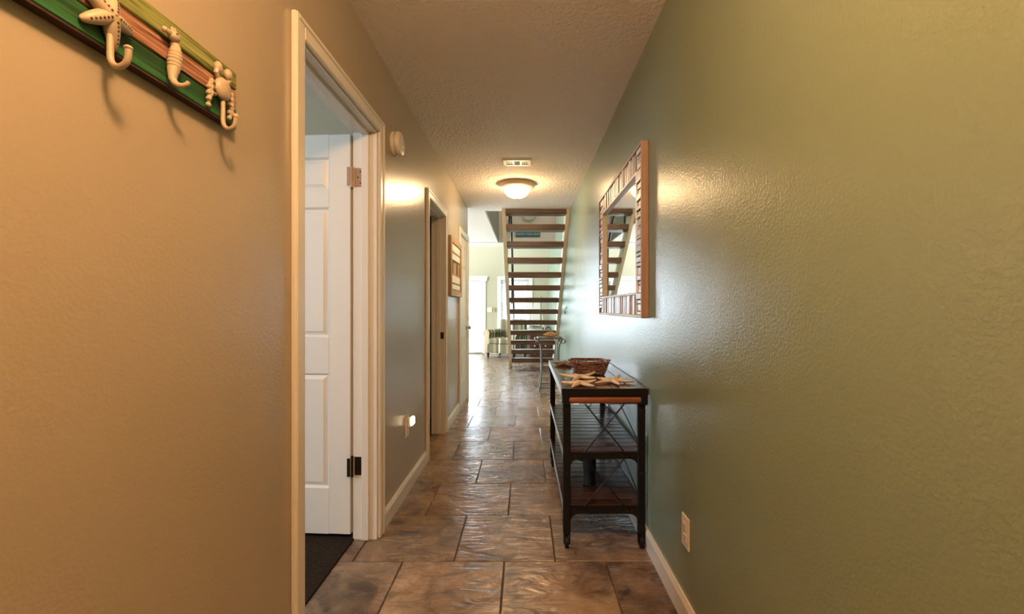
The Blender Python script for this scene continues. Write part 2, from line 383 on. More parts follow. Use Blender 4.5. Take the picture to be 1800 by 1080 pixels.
def panel_frustum(bm, x0, x1, z0, z1, yf, yb, rec=-0.0005, ins=0.030):
    """raised door panel with a sloped border, both faces"""
    for s, yy in ((1, yf), (-1, yb)):
        o = [(x0, z0), (x1, z0), (x1, z1), (x0, z1)]; i = [(x0+ins, z0+ins), (x1-ins, z0+ins), (x1-ins, z1-ins), (x0+ins, z1-ins)]
        i0 = [(x0+0.010, z0+0.010), (x1-0.010, z0+0.010), (x1-0.010, z1-0.010), (x0+0.010, z1-0.010)]
        a0 = [bm.verts.new((x, yy + s*0.001, z)) for x, z in o]; a = [bm.verts.new((x, yy + s*0.013, z)) for x, z in i0]; b = [bm.verts.new((x, yy + s*0.003, z)) for x, z in i]
        for q in range(4): bm.faces.new((a0[q], a0[(q+1) % 4], a[(q+1) % 4], a[q]))
        for q in range(4): bm.faces.new((a[q], a[(q+1) % 4], b[(q+1) % 4], b[q]))
        bm.faces.new(b)
def door_leaf(root, w, zb, zt, t=0.035, local=True):
    """leaf from hinge line x=0 to x=w, faces at y=-t and y=0 in root's frame"""
    st = 0.110; mid = 0.10; c = (w-2*st-mid)/2
    zs = [(zb+0.225, zb+0.795), (zb+0.975, zb+1.62), (zb+1.705, min(zb+1.868, zt-0.09))]
    bm = B()
    box(bm, 0, st, -t, 0, zb, zt, bev=0.002); box(bm, w-st, w, -t, 0, zb, zt, bev=0.002)
    for z0, z1 in ((zb, zs[0][0]), (zs[0][1], zs[1][0]), (zs[1][1], zs[2][0]), (zs[2][1], zt)): box(bm, st, w-st, -t, 0, z0, z1)
    for z0, z1 in zs: box(bm, st+c, st+c+mid, -t, 0, z0, z1)
    leaf = finish('door_leaf', bm, M['door'], root, world=False)
    for x0 in (st, st+c+mid):
        for z0, z1 in zs:
            pb = B(); panel_frustum(pb, x0, x0+c, z0, z1, -t, 0)
            finish('panel', pb, M['door'], leaf, world=False)
    return leaf
def hinge(parent, y, z, h=0.09, m='brass', face=None):
    bm = B()
    # leaf on the jamb (faces the camera), knuckle, leaf on the door edge
    box(bm, XO+0.006, XO+0.042, y-0.0035, y, z-h/2, z+h/2, bev=0.0012)
    tube(bm, [(XO-0.004, y-0.007, z-h/2-0.006), (XO-0.004, y-0.007, z+h/2+0.006)], 0.0065, 10)
    box(bm, XO-0.022, XO-0.006, y-0.028, y-0.025, z-h/2, z+h/2, bev=0.001)
    o = finish('hinge', bm, M[m], parent, label=('pale worn metal hinge' if m == 'brass' else 'dark bronze hinge'))
    bm = B()
    for dz in (-0.028, 0.0, 0.028):
        tube(bm, [(XO+0.036 - (0.012 if dz == 0 else 0), y-0.0055, z+dz), (XO+0.036 - (0.012 if dz == 0 else 0), y-0.003, z+dz)], 0.0035, 8)
    finish('screw', bm, M['bronze'], o)

d1 = thing('door_1', (XO, D1[1], 0), kind='structure'); casing_and_jamb(d1, D1)
# the leaf stands open into the bedroom, a little past square to the hall
leaf1 = door_leaf(d1, 0.755, 0.028, 2.008)
leaf1.location = (-0.012, -0.020, 0); leaf1.rotation_euler = (0, 0, PI - math.radians(4))
hinge(d1, D1[1]-0.012, 1.795, m='brass'); hinge(d1, D1[1]-0.012, 0.365, m='bronze')

d2 = thing('door_2', (XL, D2[0], 0), kind='structure'); casing_and_jamb(d2, D2)
bm = B(); box(bm, XL-0.034, XL-0.004, D2[1]-0.0145, D2[1]-0.0115, 0.865, 0.925, bev=0.001); finish('strike_plate', bm, M['bronze'], d2, label='dark metal strike plate')
d3 = thing('door_3', (XL, D3[0], 0), kind='structure'); casing_and_jamb(d3, D3, stop=False)
leaf3 = door_leaf(d3, D3[1]-D3[0]-0.03, 0.012, D3[2]-0.018)
leaf3.location = (-0.004, 0.015, 0); leaf3.rotation_euler = (0, 0, PI/2)
# with rot 90deg the leaf's y=-t face becomes +x ; nudge so that it sits flush
leaf3.location.x = -0.036
bm = B(); tube(bm, [(XL-0.002, D3[1]-0.065, 0.90), (XL+0.006, D3[1]-0.065, 0.90)], 0.03, 16); tube(bm, [(XL+0.004, D3[1]-0.065, 0.90), (XL+0.03, D3[1]-0.065, 0.90)], 0.011, 10)
ball(bm, (XL+0.045, D3[1]-0.065, 0.90), 0.026, 14, (0.8, 1, 1)); finish('door_knob', bm, M['steel'], d3, smooth=True, label='shiny metal door knob')
bm = B(); box(bm, XL-0.002, XL+0.005, D3[0]-0.008, D3[0]+0.026, 0.26, 0.35, bev=0.001); tube(bm, [(XL+0.006, D3[0]+0.006, 0.255), (XL+0.006, D3[0]+0.006, 0.355)], 0.006, 8)
finish('hinge', bm, M['bronze'], d3, label='black hinge')

# ------------------------------------------------------------------ staircase (open risers, climbs towards the camera)
RISE, RUN, Y1 = HC/13, 0.224, 5.90
st = thing('staircase', (0.17, 7.3, 0), 'open-riser staircase of thick dark treads between cream stringers, rising to the ceiling', 'staircase')
SX0, SX1 = -0.302, 0.585
def tread_yz(k): return Y1 + (k-1)*RUN, (14-k)*RISE + {2: 0.034, 3: 0.020, 4: 0.006}.get(k, 0)
SL = RUN/RISE
def stair_y(z): return Y1 + (HC - z)*SL
for x0, x1 in ((SX0, SX0+0.048), (SX1-0.048, SX1)):
    bm = B()
    poly = [(stair_y(0.0)-0.05, 0.0), (stair_y(HC)-0.03, HC), (stair_y(HC)+0.28, HC), (stair_y(0.0)+0.26, 0.0)]
    prism(bm, poly, x0, x1, lambda u, v, d: (d, u, v)); finish('stringer', bm, M['stringer'], st)
for i in range(2, 13+1):
    yy, z = tread_yz(i)
    bm = B(); box(bm, SX0+0.046, SX1-0.046, yy, yy+0.225, z-0.077, z, bev=0.006)
    finish('tread', bm, M['tread'], st)
finish('landing_nosing', box(B(), SX0+0.046, SX1-0.046, 5.90, 6.06, HC-0.064, HC, bev=0.005), M['tread'], st)
pts = [(SX0+0.085, stair_y(0.2)+0.16, 1.10), (SX0+0.085, stair_y(HC)+0.26, HC+0.80)]
bm = B(); tube(bm, pts, 0.018, 10)
for q in (0.02, 0.5, 0.98):
    p = Vector(pts[0]).lerp(Vector(pts[1]), q); tube(bm, [p, (p.x, p.y, p.z-0.95)], 0.011, 8)
finish('handrail', bm, M['bronze'], st, smooth=True, label='dark handrail')

# ------------------------------------------------------------------ far door pair, window, outside
d4 = thing('door_4', (FD[0], YF, 0), kind='structure')
ft = (YF-0.02, YF)
for b in ((FD[0]-0.09, FD[0], *ft, 0, FD[2]+0.02), (FD[1], FD[1]+0.09, *ft, 0, FD[2]+0.02)): finish('casing', box(B(), *b, bev=0.004), M['trim'], d4)
bm = B(); box(bm, FD[0]-0.12, FD[1]+0.13, YF-0.035, YF, FD[2]+0.015, FD[2]+0.125, bev=0.004); box(bm, FD[0]-0.14, FD[1]+0.15, YF-0.05, YF, FD[2]+0.11, FD[2]+0.135, bev=0.004); finish('head_casing', bm, M['trim'], d4)
finish('threshold', box(B(), FD[0], FD[1], YF-0.03, YF+0.15, 0, 0.03, bev=0.004), M['steel'], d4)
xm = (FD[0]+FD[1])/2
for x0, x1 in ((FD[0]+0.01, xm-0.004), (xm+0.004, FD[1]-0.01)):
    bm = B(); s = 0.115
    box(bm, x0, x0+s, YF+0.03, YF+0.07, 0.035, FD[2]-0.01); box(bm, x1-s, x1, YF+0.03, YF+0.07, 0.035, FD[2]-0.01)
    box(bm, x0+s, x1-s, YF+0.03, YF+0.07, 0.035, 0.20); box(bm, x0+s, x1-s, YF+0.03, YF+0.07, FD[2]-0.12, FD[2]-0.01)
    lf = finish('glazed_leaf', bm, M['door'], d4)
    finish('pane', box(B(), x0+s, x1-s, YF+0.047, YF+0.053, 0.20, FD[2]-0.12), M['glass'], lf)
w1 = thing('window_1', (FW[0], YF, FW[2]), kind='structure')
c = 0.09
for b in ((FW[0]-c, FW[0], YF-0.02, YF, FW[2]-c, FW[3]+c), (FW[1], FW[1]+c, YF-0.02, YF, FW[2]-c, FW[3]+c), (FW[0], FW[1], YF-0.02, YF, FW[3], FW[3]+c), (FW[0], FW[1], YF-0.03, YF, FW[2]-c, FW[2])):
    finish('casing', box(B(), *b, bev=0.004), M['trim'], w1)
bm = B()
for b in ((FW[0], FW[0]+0.05), (FW[1]-0.05, FW[1])): box(bm, *b, YF+0.06, YF+0.1, FW[2], FW[3])
for z in (FW[2], (FW[2]+FW[3])/2-0.025, FW[3]-0.05): box(bm, FW[0]+0.05, FW[1]-0.05, YF+0.06, YF+0.1, z, z+0.05)
sash = finish('sash', bm, M['trim'], w1); finish('pane', box(B(), FW[0]+0.05, FW[1]-0.05, YF+0.077, YF+0.083, FW[2]+0.05, FW[3]-0.05), M['glass'], sash)
w2 = thing('glare_window', (FT[0], YF, FT[2]), kind='structure')  # unseen tall window, added to throw glare on the right wall
for b in ((FT[0]-c, FT[0], YF-0.02, YF, FT[2]-c, FT[3]+c), (FT[1], FT[1]+c, YF-0.02, YF, FT[2]-c, FT[3]+c), (FT[0], FT[1], YF-0.02, YF, FT[3], FT[3]+c), (FT[0], FT[1], YF-0.03, YF, FT[2]-c, FT[2])):
    finish('casing', box(B(), *b, bev=0.004), M['trim'], w2)
xs_ = [FT[0] + (FT[1]-FT[0])*q/3 for q in range(4)]
for x0, x1 in zip(xs_, xs_[1:]):
    bm = B(); box(bm, x0, x0+0.05, YF+0.06, YF+0.1, FT[2], FT[3]); box(bm, x1-0.05, x1, YF+0.06, YF+0.1, FT[2], FT[3]); box(bm, x0+0.05, x1-0.05, YF+0.06, YF+0.1, FT[2], FT[2]+0.05); box(bm, x0+0.05, x1-0.05, YF+0.06, YF+0.1, FT[3]-0.05, FT[3])
    sh_ = finish('sash', bm, M['trim'], w2); finish('pane', box(B(), x0+0.05, x1-0.05, YF+0.077, YF+0.083, FT[2]+0.05, FT[3]-0.05), M['glass'], sh_)
bl = thing('window_blind', (-0.25, YF+0.03, FW[3]), 'white slatted blind lowered in the window behind the staircase', 'blind')
finish('head_rail', box(B(), FW[0]+0.01, FW[1]-0.01, YF+0.005, YF+0.045, FW[3]-0.045, FW[3]-0.001), M['blind'], bl)
ns = 25; slat_me = None
for i in range(ns):
    z = FW[3]-0.075 - i*0.046
    if slat_me is None:
        bm = B(); box(bm, -0.335, 0.335, -0.024, 0.024, -0.0015, 0.0015, mtx=Matrix.Rotation(math.radians(58), 4, 'X')); o = finish('slat', bm, M['blind'], bl, world=False); slat_me = o.data
    else:
        o = bpy.data.objects.new('slat', slat_me); COL.objects.link(o); o.parent = bl
    o.location = (0, -0.006, z - FW[3])
boxes('floor_balcony', M['deck'], [(-4.5, 2.5, YF+0.15, YF+2.3, -0.2, -0.04)], kind='structure')
rl = thing('balcony_railing', (-1.5, YF+2.2, -0.04), 'white balcony railing outside the glazed door', 'railing')
finish('top_rail', box(B(), -4.5, 2.5, YF+2.15, YF+2.25, 0.86, 0.91, bev=0.006), M['rail'], rl)
finish('bottom_rail', box(B(), -4.5, 2.5, YF+2.17, YF+2.23, 0.08, 0.13), M['rail'], rl)
for i in range(54):
    x = -4.4 + i*0.13; big = i % 12 == 0
    finish('baluster' if not big else 'post', box(B(), x-(0.05 if big else 0.018), x+(0.05 if big else 0.018), YF+2.2-(0.05 if big else 0.018), YF+2.2+(0.05 if big else 0.018), -0.04 if big else 0.13, 1.0 if big else 0.86), M['rail'], rl)
hs = thing('neighbour_house', (-3.5, 40, -3), 'pale house with a blue-grey gable roof beyond the balcony railing', 'house')
finish('house_wall', box(B(), -6.5, -3.2, 38, 46, -3, 2.2), M['siding'], hs)
bm = B(); prism(bm, [(-6.9, 2.0), (-2.9, 2.0), (-3.4, 4.6), (-6.4, 4.6)], 37.5, 46.5, lambda u, v, d: (u, d, v)); finish('roof', bm, M['roof'], hs)
boxes('ground', M['deck'], [(-60, 60, YF+2.4, 160, -3.2, -3.0)], kind='structure')

# ------------------------------------------------------------------ ceiling light, vent, detector, outlets, switch
CLX, CLY = -0.085, 4.70
cl = thing('ceiling_light', (CLX, CLY, HC), 'lit frosted dome ceiling light with a metal ring in the hall', 'ceiling light')
bm = B(); lathe(bm, [(0.02, HC), (0.172, HC), (0.182, HC-0.012), (0.184, HC-0.026), (0.176, HC-0.036), (0.150, HC-0.050), (0.134, HC-0.058), (0.128, HC-0.052), (0.02, HC-0.04)], (CLX, CLY, 0), 40); finish('ring', bm, M['lampring'], cl, smooth=True)
bm = B(); prof = [(0.131*math.cos(a)**0.9 if a < 1.57 else 0.0, HC-0.055-0.093*math.sin(a)) for a in [i*PI/2/10 for i in range(11)]]; prof[-1] = (0.0005, prof[-1][1])
lathe(bm, prof, (CLX, CLY, 0), 40); finish('glass_bowl', bm, M['lampglass'], cl, smooth=True)
bm = B(); lathe(bm, [(0.0005, HC-0.160), (0.008, HC-0.156), (0.010, HC-0.149), (0.006, HC-0.146)], (CLX, CLY, 0), 12); finish('finial', bm, M['lampring'], cl, smooth=True)

VX0, VX1, VY0, VY1 = -0.195, 0.055, 3.93, 4.09
vt = thing('ceiling_vent', ((VX0+VX1)/2, (VY0+VY1)/2, HC), 'white louvred air vent in the ceiling before the dome light', 'vent')
bm = B(); zt, zb = HC, HC-0.007
for b in ((VX0, VX1, VY0, VY0+0.03), (VX0, VX1, VY1-0.03, VY1), (VX0, VX0+0.03, VY0+0.03, VY1-0.03), (VX1-0.03, VX1, VY0+0.03, VY1-0.03)): box(bm, *b, zb, zt, bev=0.003)
for x in (VX0+0.088, VX0+0.150): box(bm, x, x+0.012, VY0+0.03, VY1-0.03, zb, zt)
finish('frame', bm, M['plastic'], vt)
finish('backing', box(B(), VX0+0.03, VX1-0.03, VY0+0.03, VY1-0.03, HC-0.0025, HC-0.001), M['dark'], vt)
for x0, x1, n in ((VX0+0.03, VX0+0.088, 4), (VX0+0.100, VX0+0.150, 0), (VX0+0.162, VX1-0.03, 4)):
    if n:
        for i in range(n):
            x = x0 + (i+0.5)*(x1-x0)/n; finish('slat', box(B(), x-0.0018, x+0.0018, VY0+0.03, VY1-0.03, zb+0.002, HC-0.003), M['plastic'], vt)
    else:
        for i in range(5):
            yy = VY0+0.03 + (i+0.5)*0.02; finish('slat', box(B(), x0, x1, yy-0.0012, yy+0.0012, zb+0.002, HC-0.003), M['plastic'], vt)

SDY, SDZ = 2.545, 2.065
sd = thing('smoke_detector', (XL, SDY, SDZ), 'round white smoke detector on the left wall beside the first door', 'smoke detector')
bm = B(); lathe(bm, [(0.0005, 0), (0.066, 0), (0.068, 0.006), (0.066, 0.017), (0.058, 0.019), (0.0005, 0.019)], (XL, SDY, SDZ), 32, 'X'); finish('base', bm, M['plastic'], sd, smooth=True)
bm = B(); lathe(bm, [(0.0005, 0.019), (0.055, 0.019), (0.055, 0.024), (0.066, 0.025), (0.067, 0.036), (0.060, 0.047), (0.045, 0.051), (0.0005, 0.052)], (XL, SDY, SDZ), 32, 'X'); finish('cover', bm, M['plastic'], sd, smooth=True)
bm = B(); lathe(bm, [(0.0005, 0.051), (0.014, 0.051), (0.013, 0.056), (0.0005, 0.057)], (XL, SDY, SDZ-0.026), 16, 'X'); finish('test_button', bm, M['plastic'], sd, smooth=True)

def outlet(name, x, y, z, s, label, night=False):
    """duplex outlet; s=+1 on the left wall facing +x, -1 on the right wall facing -x"""
    r = thing(name, (x, y, z), label, 'outlet')
    X = lambda a, b: (min(x+s*a, x+s*b), max(x+s*a, x+s*b))
    finish('cover_plate', box(B(), *X(0, 0.006), y-0.036, y+0.036, z-0.058, z+0.058, bev=0.0025), M['plastic'], r)
    for dz in (-0.02, 0.02):
        f = finish('socket', box(B(), *X(0.004, 0.0085), y-0.017, y+0.017, z+dz-0.014, z+dz+0.014, bev=0.003), M['plastic'], r)
        bm = B(); box(bm, *X(0.008, 0.0088), y-0.008, y-0.006, z+dz-0.004, z+dz+0.006); box(bm, *X(0.008, 0.0088), y+0.006, y+0.008, z+dz-0.004, z+dz+0.005); box(bm, *X(0.008, 0.0088), y-0.002, y+0.002, z+dz-0.010, z+dz-0.006)
        finish('slots', bm, M['dark'], f)
    finish('screw', box(B(), *X(0.006, 0.0072), y-0.003, y+0.003, z-0.003, z+0.003), M['steel'], r)
    return r
outlet('wall_outlet', XL, 2.83, 0.405, 1, 'white wall outlet low on the left wall under the night light')
outlet('wall_outlet', XR, 1.655, 0.335, -1, 'white duplex outlet low on the green right wall')
nl = thing('night_light', (XL+0.009, 2.83, 0.435), 'small glowing night light plugged into the left wall outlet', 'night light')
finish('body', box(B(), XL+0.0092, XL+0.030, 2.805, 2.855, 0.412, 0.468, bev=0.005, seg=2), M['plastic'], nl)
bm = B(); box(bm, XL+0.022, XL+0.048, 2.800, 2.862, 0.418, 0.474, bev=0.014, seg=3); finish('diffuser', bm, M['nightglow'], nl, smooth=True, label='glowing diffuser')

sw = thing('thermostat', (-0.885, YF, 1.10), 'square white thermostat between the glazed door and the window', 'thermostat')
finish('case', box(B(), -0.945, -0.825, YF-0.022, YF, 1.035, 1.155, bev=0.005), M['plastic'], sw); finish('dial', box(B(), -0.91, -0.86, YF-0.026, YF-0.021, 1.09, 1.12), M['frost'], sw)
sw = thing('light_switch', (-0.735, YF, 1.09), 'small tan switch beside the square white thermostat', 'switch')
pl = finish('switch_plate', box(B(), -0.775, -0.705, YF-0.008, YF, 1.03, 1.145, bev=0.003), M['tanwood'], sw); finish('toggle', box(B(), -0.745, -0.735, YF-0.02, YF-0.007, 1.08, 1.10), M['bronze'], sw)
kh = thing('key_hook', (XR, 6.42, 1.12), 'small black hook with a hanging strap on the far right wall', 'hook')
finish('plate', box(B(), XR-0.008, XR, 6.41, 6.43, 1.13, 1.17, bev=0.002), M['blackmetal'], kh); bm = B(); tube(bm, [(XR-0.008, 6.42, 1.15), (XR-0.025, 6.42, 1.14), (XR-0.026, 6.42, 1.09)], 0.004, 6); box(bm, XR-0.032, XR-0.018, 6.405, 6.435, 1.055, 1.095, bev=0.003); finish('strap', bm, M['blackmetal'], kh)

sg = thing('hanging_sign', (0.055, HY1, 2.575), 'dark teal lettered sign on the stairwell header seen between treads', 'sign')
finish('board', box(B(), -0.185, 0.295, HY1-0.018, HY1, 2.53, 2.63, bev=0.003), M['signgreen'], sg)
fc = bpy.data.curves.new('lettering', 'FONT'); fc.body = 'WATCH YOUR HEAD'; fc.size = 0.058; fc.align_x = 'CENTER'; fc.align_y = 'CENTER'; fc.extrude = 0.001; fc.materials.append(M['signletter'])
_tmp = bpy.data.objects.new('tmp', fc); COL.objects.link(_tmp); bpy.context.view_layer.update()
_me = bpy.data.meshes.new_from_object(_tmp.evaluated_get(bpy.context.evaluated_depsgraph_get())); bpy.data.objects.remove(_tmp)
fo = bpy.data.objects.new('lettering', _me); COL.objects.link(fo); fo.parent = sg; fo.location = (0, -0.0195, 0.006); fo.rotation_euler = (PI/2, 0, 0); fo.scale = (0.80, 1, 1)
sc = thing('wall_sconce', (0.065, HY1, 2.95), 'unlit half-bowl wall light above the teal sign in the stairwell', 'wall light')
bm = B(); prof = [(0.155*math.cos(a), 2.985-0.125*math.sin(a)) for a in [i*PI/2/8 for i in range(9)]]; prof[-1] = (0.0005, prof[-1][1])
lathe(bm, prof, (0.065, HY1, 0), 24, arc=1.0)
bmesh.ops.delete(bm, geom=[v for v in bm.verts if v.co.y > HY1+1e-4], context='VERTS'); finish('bowl', bm, M['frost'], sc, smooth=True)
finish('rim', tube(B(), [(0.065+0.157*math.cos(a), HY1-0.157*math.sin(a), 2.985) for a in [PI*i/20 for i in range(21)]], 0.008, 8), M['bronze'], sc, smooth=True)

# ------------------------------------------------------------------ coat rack on the left wall
RY0, RY1 = 0.36, 1.125
cr = thing('coat_rack', (XL, 0.74, 1.66), 'plank coat rack striped lime, pink and green with sea-creature hooks on the left wall', 'coat rack')
finish('backing', box(B(), XL, XL+0.010, RY0+0.004, RY1-0.004, 1.600, 1.724), M['rawwood'], cr)
for z0, z1, mm, lb in ((1.6862, 1.729, 'lime', 'lime green painted plank'), (1.6428, 1.6828, 'pinkwood', 'bare pinkish wood plank'), (1.594, 1.6394, 'greenwood', 'dark green painted plank')):
    finish('plank', box(B(), XL+0.008, XL+0.023, RY0, RY1, z0, z1, bev=0.0022), M[mm], cr, label=lb)
finish('bottom_edge', box(B(), XL+0.001, XL+0.021, RY0, RY1, 1.5905, 1.5945), M['rawwood'], cr, label='dark unpainted bottom edge')
FX = XL + 0.023
def hook_path(y, zt, zb, out, tip):
    """stem down the board, curling outward and up"""
    p = [(FX+0.012, y, zt), (FX+0.012, y, zb+0.020)]
    for i in range(1, 9):
        a = PI + PI*0.98*i/8; rr = out/2
        p.append((FX+0.012+rr+rr*math.cos(a), y-0.004*i/8, zb+0.020+0.020*math.sin(a)))
    p.append((FX+0.013+out, y-0.005, zb+tip)); return p
# starfish hook
yy, zz = 0.765, 1.640
bm = B(); rr = 0.052
for j, a in enumerate((216, 290, 2, 72, 144)):
    a = math.radians(a); u, v = math.cos(a), math.sin(a)
    tube(bm, [(FX+0.010+0.005*(1-t)-0.004*t, yy+rr*t*u, zz+rr*t*v) for t in (0, 0.25, 0.5, 0.75, 0.93, 1.0)], [0.0125, 0.0128, 0.0112, 0.0085, 0.0055, 0.002], 10, flat=1.0)
ball(bm, (FX+0.012, yy, zz), 0.014, 10)
star = finish('starfish_hook', bm, M['caststone'], cr, smooth=True, label='cream cast starfish hook')
bm = B()
for j, a in enumerate((216, 290, 2, 72, 144)):
    a = math.radians(a)
    for t in (0.18, 0.30, 0.42, 0.54, 0.66, 0.78):
        ball(bm, (FX+0.0278-0.009*t-0.0090*t*t, yy+rr*t*math.cos(a), zz+rr*t*math.sin(a)), 0.0022, 6)
finish('dots', bm, M['castdark'], star, label='dark dots along the arms')
bm = B(); p = hook_path(yy+0.004, 1.617, 1.556, 0.034, 0.030); tube(bm, p, [0.0052]*(len(p)-1)+[0.0056], 10); ball(bm, p[0], 0.0066, 10); ball(bm, p[-1], 0.0068, 10, (1, 1, 0.7)); finish('hook', bm, M['caststone'], star, smooth=True)
# seahorse hook
yy = 0.905
bm = B()
path = [(0.010, yy+0.006, 1.682), (0.012, yy+0.008, 1.671), (0.013, yy+0.006, 1.659), (0.013, yy+0.004, 1.645), (0.013, yy+0.002, 1.630), (0.013, yy-0.001, 1.616), (0.014, yy-0.003, 1.604), (0.019, yy-0.004, 1.595), (0.027, yy-0.004, 1.590), (0.036, yy-0.003, 1.590), (0.043, yy-0.002, 1.594), (0.046, yy-0.001, 1.600)]
rad = [0.0065, 0.0085, 0.0115, 0.0130, 0.0118, 0.0092, 0.0070, 0.0060, 0.0052, 0.0046, 0.0042, 0.0040]
pp, rr2 = [], []
for i in range(len(path)-1):
    for s in range(4):
        t = s/4; a, b = Vector(path[i]), Vector(path[i+1]); pp.append(Vector((FX, 0, 0))+a.lerp(b, t)); rr2.append((rad[i]*(1-t)+rad[i+1]*t)*(1.07 if s % 2 == 0 else 0.95))
tube(bm, pp, rr2, 12)
ball(bm, (FX+0.014, yy+0.001, 1.690), 0.0115, 12, (0.85, 1.1, 0.95)); tube(bm, [(FX+0.014, yy-0.006, 1.692), (FX+0.013, yy-0.020, 1.691)], [0.0062, 0.0048], 8); ball(bm, (FX+0.013, yy-0.021, 1.691), 0.0058, 8)
for j, (dy, dz) in enumerate(((-0.002, 0.012), (0.004, 0.013), (0.009, 0.009))): ball(bm, (FX+0.013, yy+dy, 1.690+dz), 0.0032, 6, (1, 1, 1.8))
sh = finish('seahorse_hook', bm, M['caststone'], cr, smooth=True, label='cream cast seahorse hook with curled tail')
bm = B()
for i in range(8): ball(bm, (FX+0.010, yy+0.017+0.003*math.sin(i*0.5)-0.0018*max(0, i-4), 1.676-0.008*i), 0.0034, 6)
tube(bm, [(FX+0.008, yy+0.014, 1.662), (FX+0.010, yy+0.026, 1.652), (FX+0.008, yy+0.014, 1.640)], [0.003, 0.005, 0.003], 6); finish('back_fin', bm, M['caststone'], sh, smooth=True)
bm = B(); ball(bm, (FX+0.0225, yy-0.002, 1.693), 0.0022, 6); finish('eye', bm, M['castdark'], sh)
# crab hook
yy = 1.052
bm = B(); ball(bm, (FX+0.014, yy, 1.655), 0.024, 14, (0.55, 1.0, 1.08))
cb = finish('crab_hook', bm, M['caststone'], cr, smooth=True, label='cream cast crab hook')
for s in (-1, 1):
    bm = B(); tube(bm, [(FX+0.012, yy+s*0.012, 1.674), (FX+0.014, yy+s*0.022, 1.684), (FX+0.015, yy+s*0.020, 1.692)], [0.005, 0.0055, 0.006], 8)
    ball(bm, (FX+0.015, yy+s*0.017, 1.697), 0.0115, 10, (0.8, 0.85, 1.15)); finish('claw', bm, M['caststone'], cb, smooth=True)
    for q in range(3):
        bm = B(); z0 = 1.660-0.013*q
        pts = [(FX+0.010, yy+s*0.020, z0), (FX+0.012, yy+s*0.034, z0-0.002), (FX+0.010, yy+s*0.040, z0-0.018), (FX+0.006, yy+s*0.036, z0-0.030)]
        tube(bm, pts, [0.0042, 0.005, 0.0045, 0.003], 8)
        for p in pts[1:]: ball(bm, p, 0.0058, 7)
        finish('crab_leg', bm, M['caststone'], cb, smooth=True)
bm = B(); p = hook_path(yy+0.004, 1.637, 1.564, 0.032, 0.028); tube(bm, p, 0.0050, 10); ball(bm, p[-1], 0.0064, 10); finish('hook', bm, M['caststone'], cb, smooth=True)

# ------------------------------------------------------------------ framed relief on the left wall
wa = thing('wall_art', (XL, 4.66, 1.545), 'tan wood framed relief with cream panels on the left wall between doors', 'wall art')
ay0, ay1, az0, az1 = 4.30, 5.02, 1.262, 1.838
for b in ((ay0, ay0+0.06, az0, az1), (ay1-0.06, ay1, az0, az1), (ay0+0.06, ay1-0.06, az1-0.06, az1), (ay0+0.06, ay1-0.06, az0, az0+0.06)):
    finish('frame_rail', box(B(), XL, XL+0.040, *b, bev=0.004), M['tanwood'], wa)
finish('back_panel', box(B(), XL, XL+0.018, ay0+0.06, ay1-0.06, az0+0.06, az1-0.06), M['tanwood'], wa)
for z0, z1 in ((1.70, 1.775), (1.62, 1.685), (1.395, 1.465), (1.33, 1.38)):
    finish('cream_board', box(B(), XL+0.018, XL+0.032, ay0+0.075, ay1-0.10, z0, z1, bev=0.003), M['whitewood'], wa, label='cream painted board')
for y0 in (4.47, 4.76): finish('slot', box(B(), XL+0.018, XL+0.024, y0, y0+0.05, 1.485, 1.605, bev=0.002), M['castdark'], wa, label='dark upright inlay')

# ------------------------------------------------------------------ mirror on the right wall
mx = XR - 0.038; my0, my1, mz0, mz1 = 2.154, 3.385, 1.100, 1.943; fw = 0.128
mr_ = thing('wall_mirror', (XR, (my0+my1)/2, (mz0+mz1)/2), 'large mirror framed in weathered wood strips on the green right wall', 'mirror')
finish('glass', box(B(), XR-0.016, XR-0.010, my0+fw-0.01, my1-fw+0.01, mz0+fw-0.01, mz1-fw+0.01), M['mirror'], mr_)
finish('backing', box(B(), XR-0.010, XR-0.001, my0+0.01, my1-0.01, mz0+0.01, mz1-0.01), M['castdark'], mr_)
e = 0.014
for b, mm in (((mx, XR, my0, my0+e, mz0, mz1), 'framewood'), ((mx, XR, my1-e, my1, mz0, mz1), 'framewood'), ((mx, XR, my0+e, my1-e, mz1-e, mz1), 'framewood'), ((mx, XR, my0+e, my1-e, mz0, mz0+e), 'whitewood')):
    finish('outer_edge', box(B(), *b, bev=0.003), M[mm], mr_)
for b in ((my0+fw-0.014, my0+fw, mz0+fw-0.014, mz1-fw+0.014), (my1-fw, my1-fw+0.014, mz0+fw-0.014, mz1-fw+0.014), (my0+fw, my1-fw, mz1-fw, mz1-fw+0.014), (my0+fw, my1-fw, mz0+fw-0.014, mz0+fw)):
    finish('inner_edge', box(B(), mx+0.004, XR-0.010, *b, bev=0.002), M['whitewood'], mr_)
def strips(a0, a1, c0, c1, vertical):
    a = a0
    while a < a1 - 0.004:
        w = min(random.uniform(0.016, 0.042), a1 - a)
        if a1 - a - w < 0.010: w = a1 - a
        xx = mx + random.uniform(0.001, 0.013)
        b = (xx, XR-0.010, a+0.0024, a+w-0.0024, c0, c1) if vertical else (xx, XR-0.010, c0, c1, a+0.0024, a+w-0.0024)
        finish('wood_strip', box(B(), *b, bev=0.0015), M['strip'], mr_); a += w
strips(my0+fw-0.014, my1-fw+0.014, mz1-fw+0.014, mz1-e, True); strips(my0+fw-0.014, my1-fw+0.014, mz0+e, mz0+fw-0.014, True)
strips(mz0+e, mz1-e, my0+e, my0+fw-0.014, False); strips(mz0+e, mz1-e, my1-fw+0.014, my1-e, False)

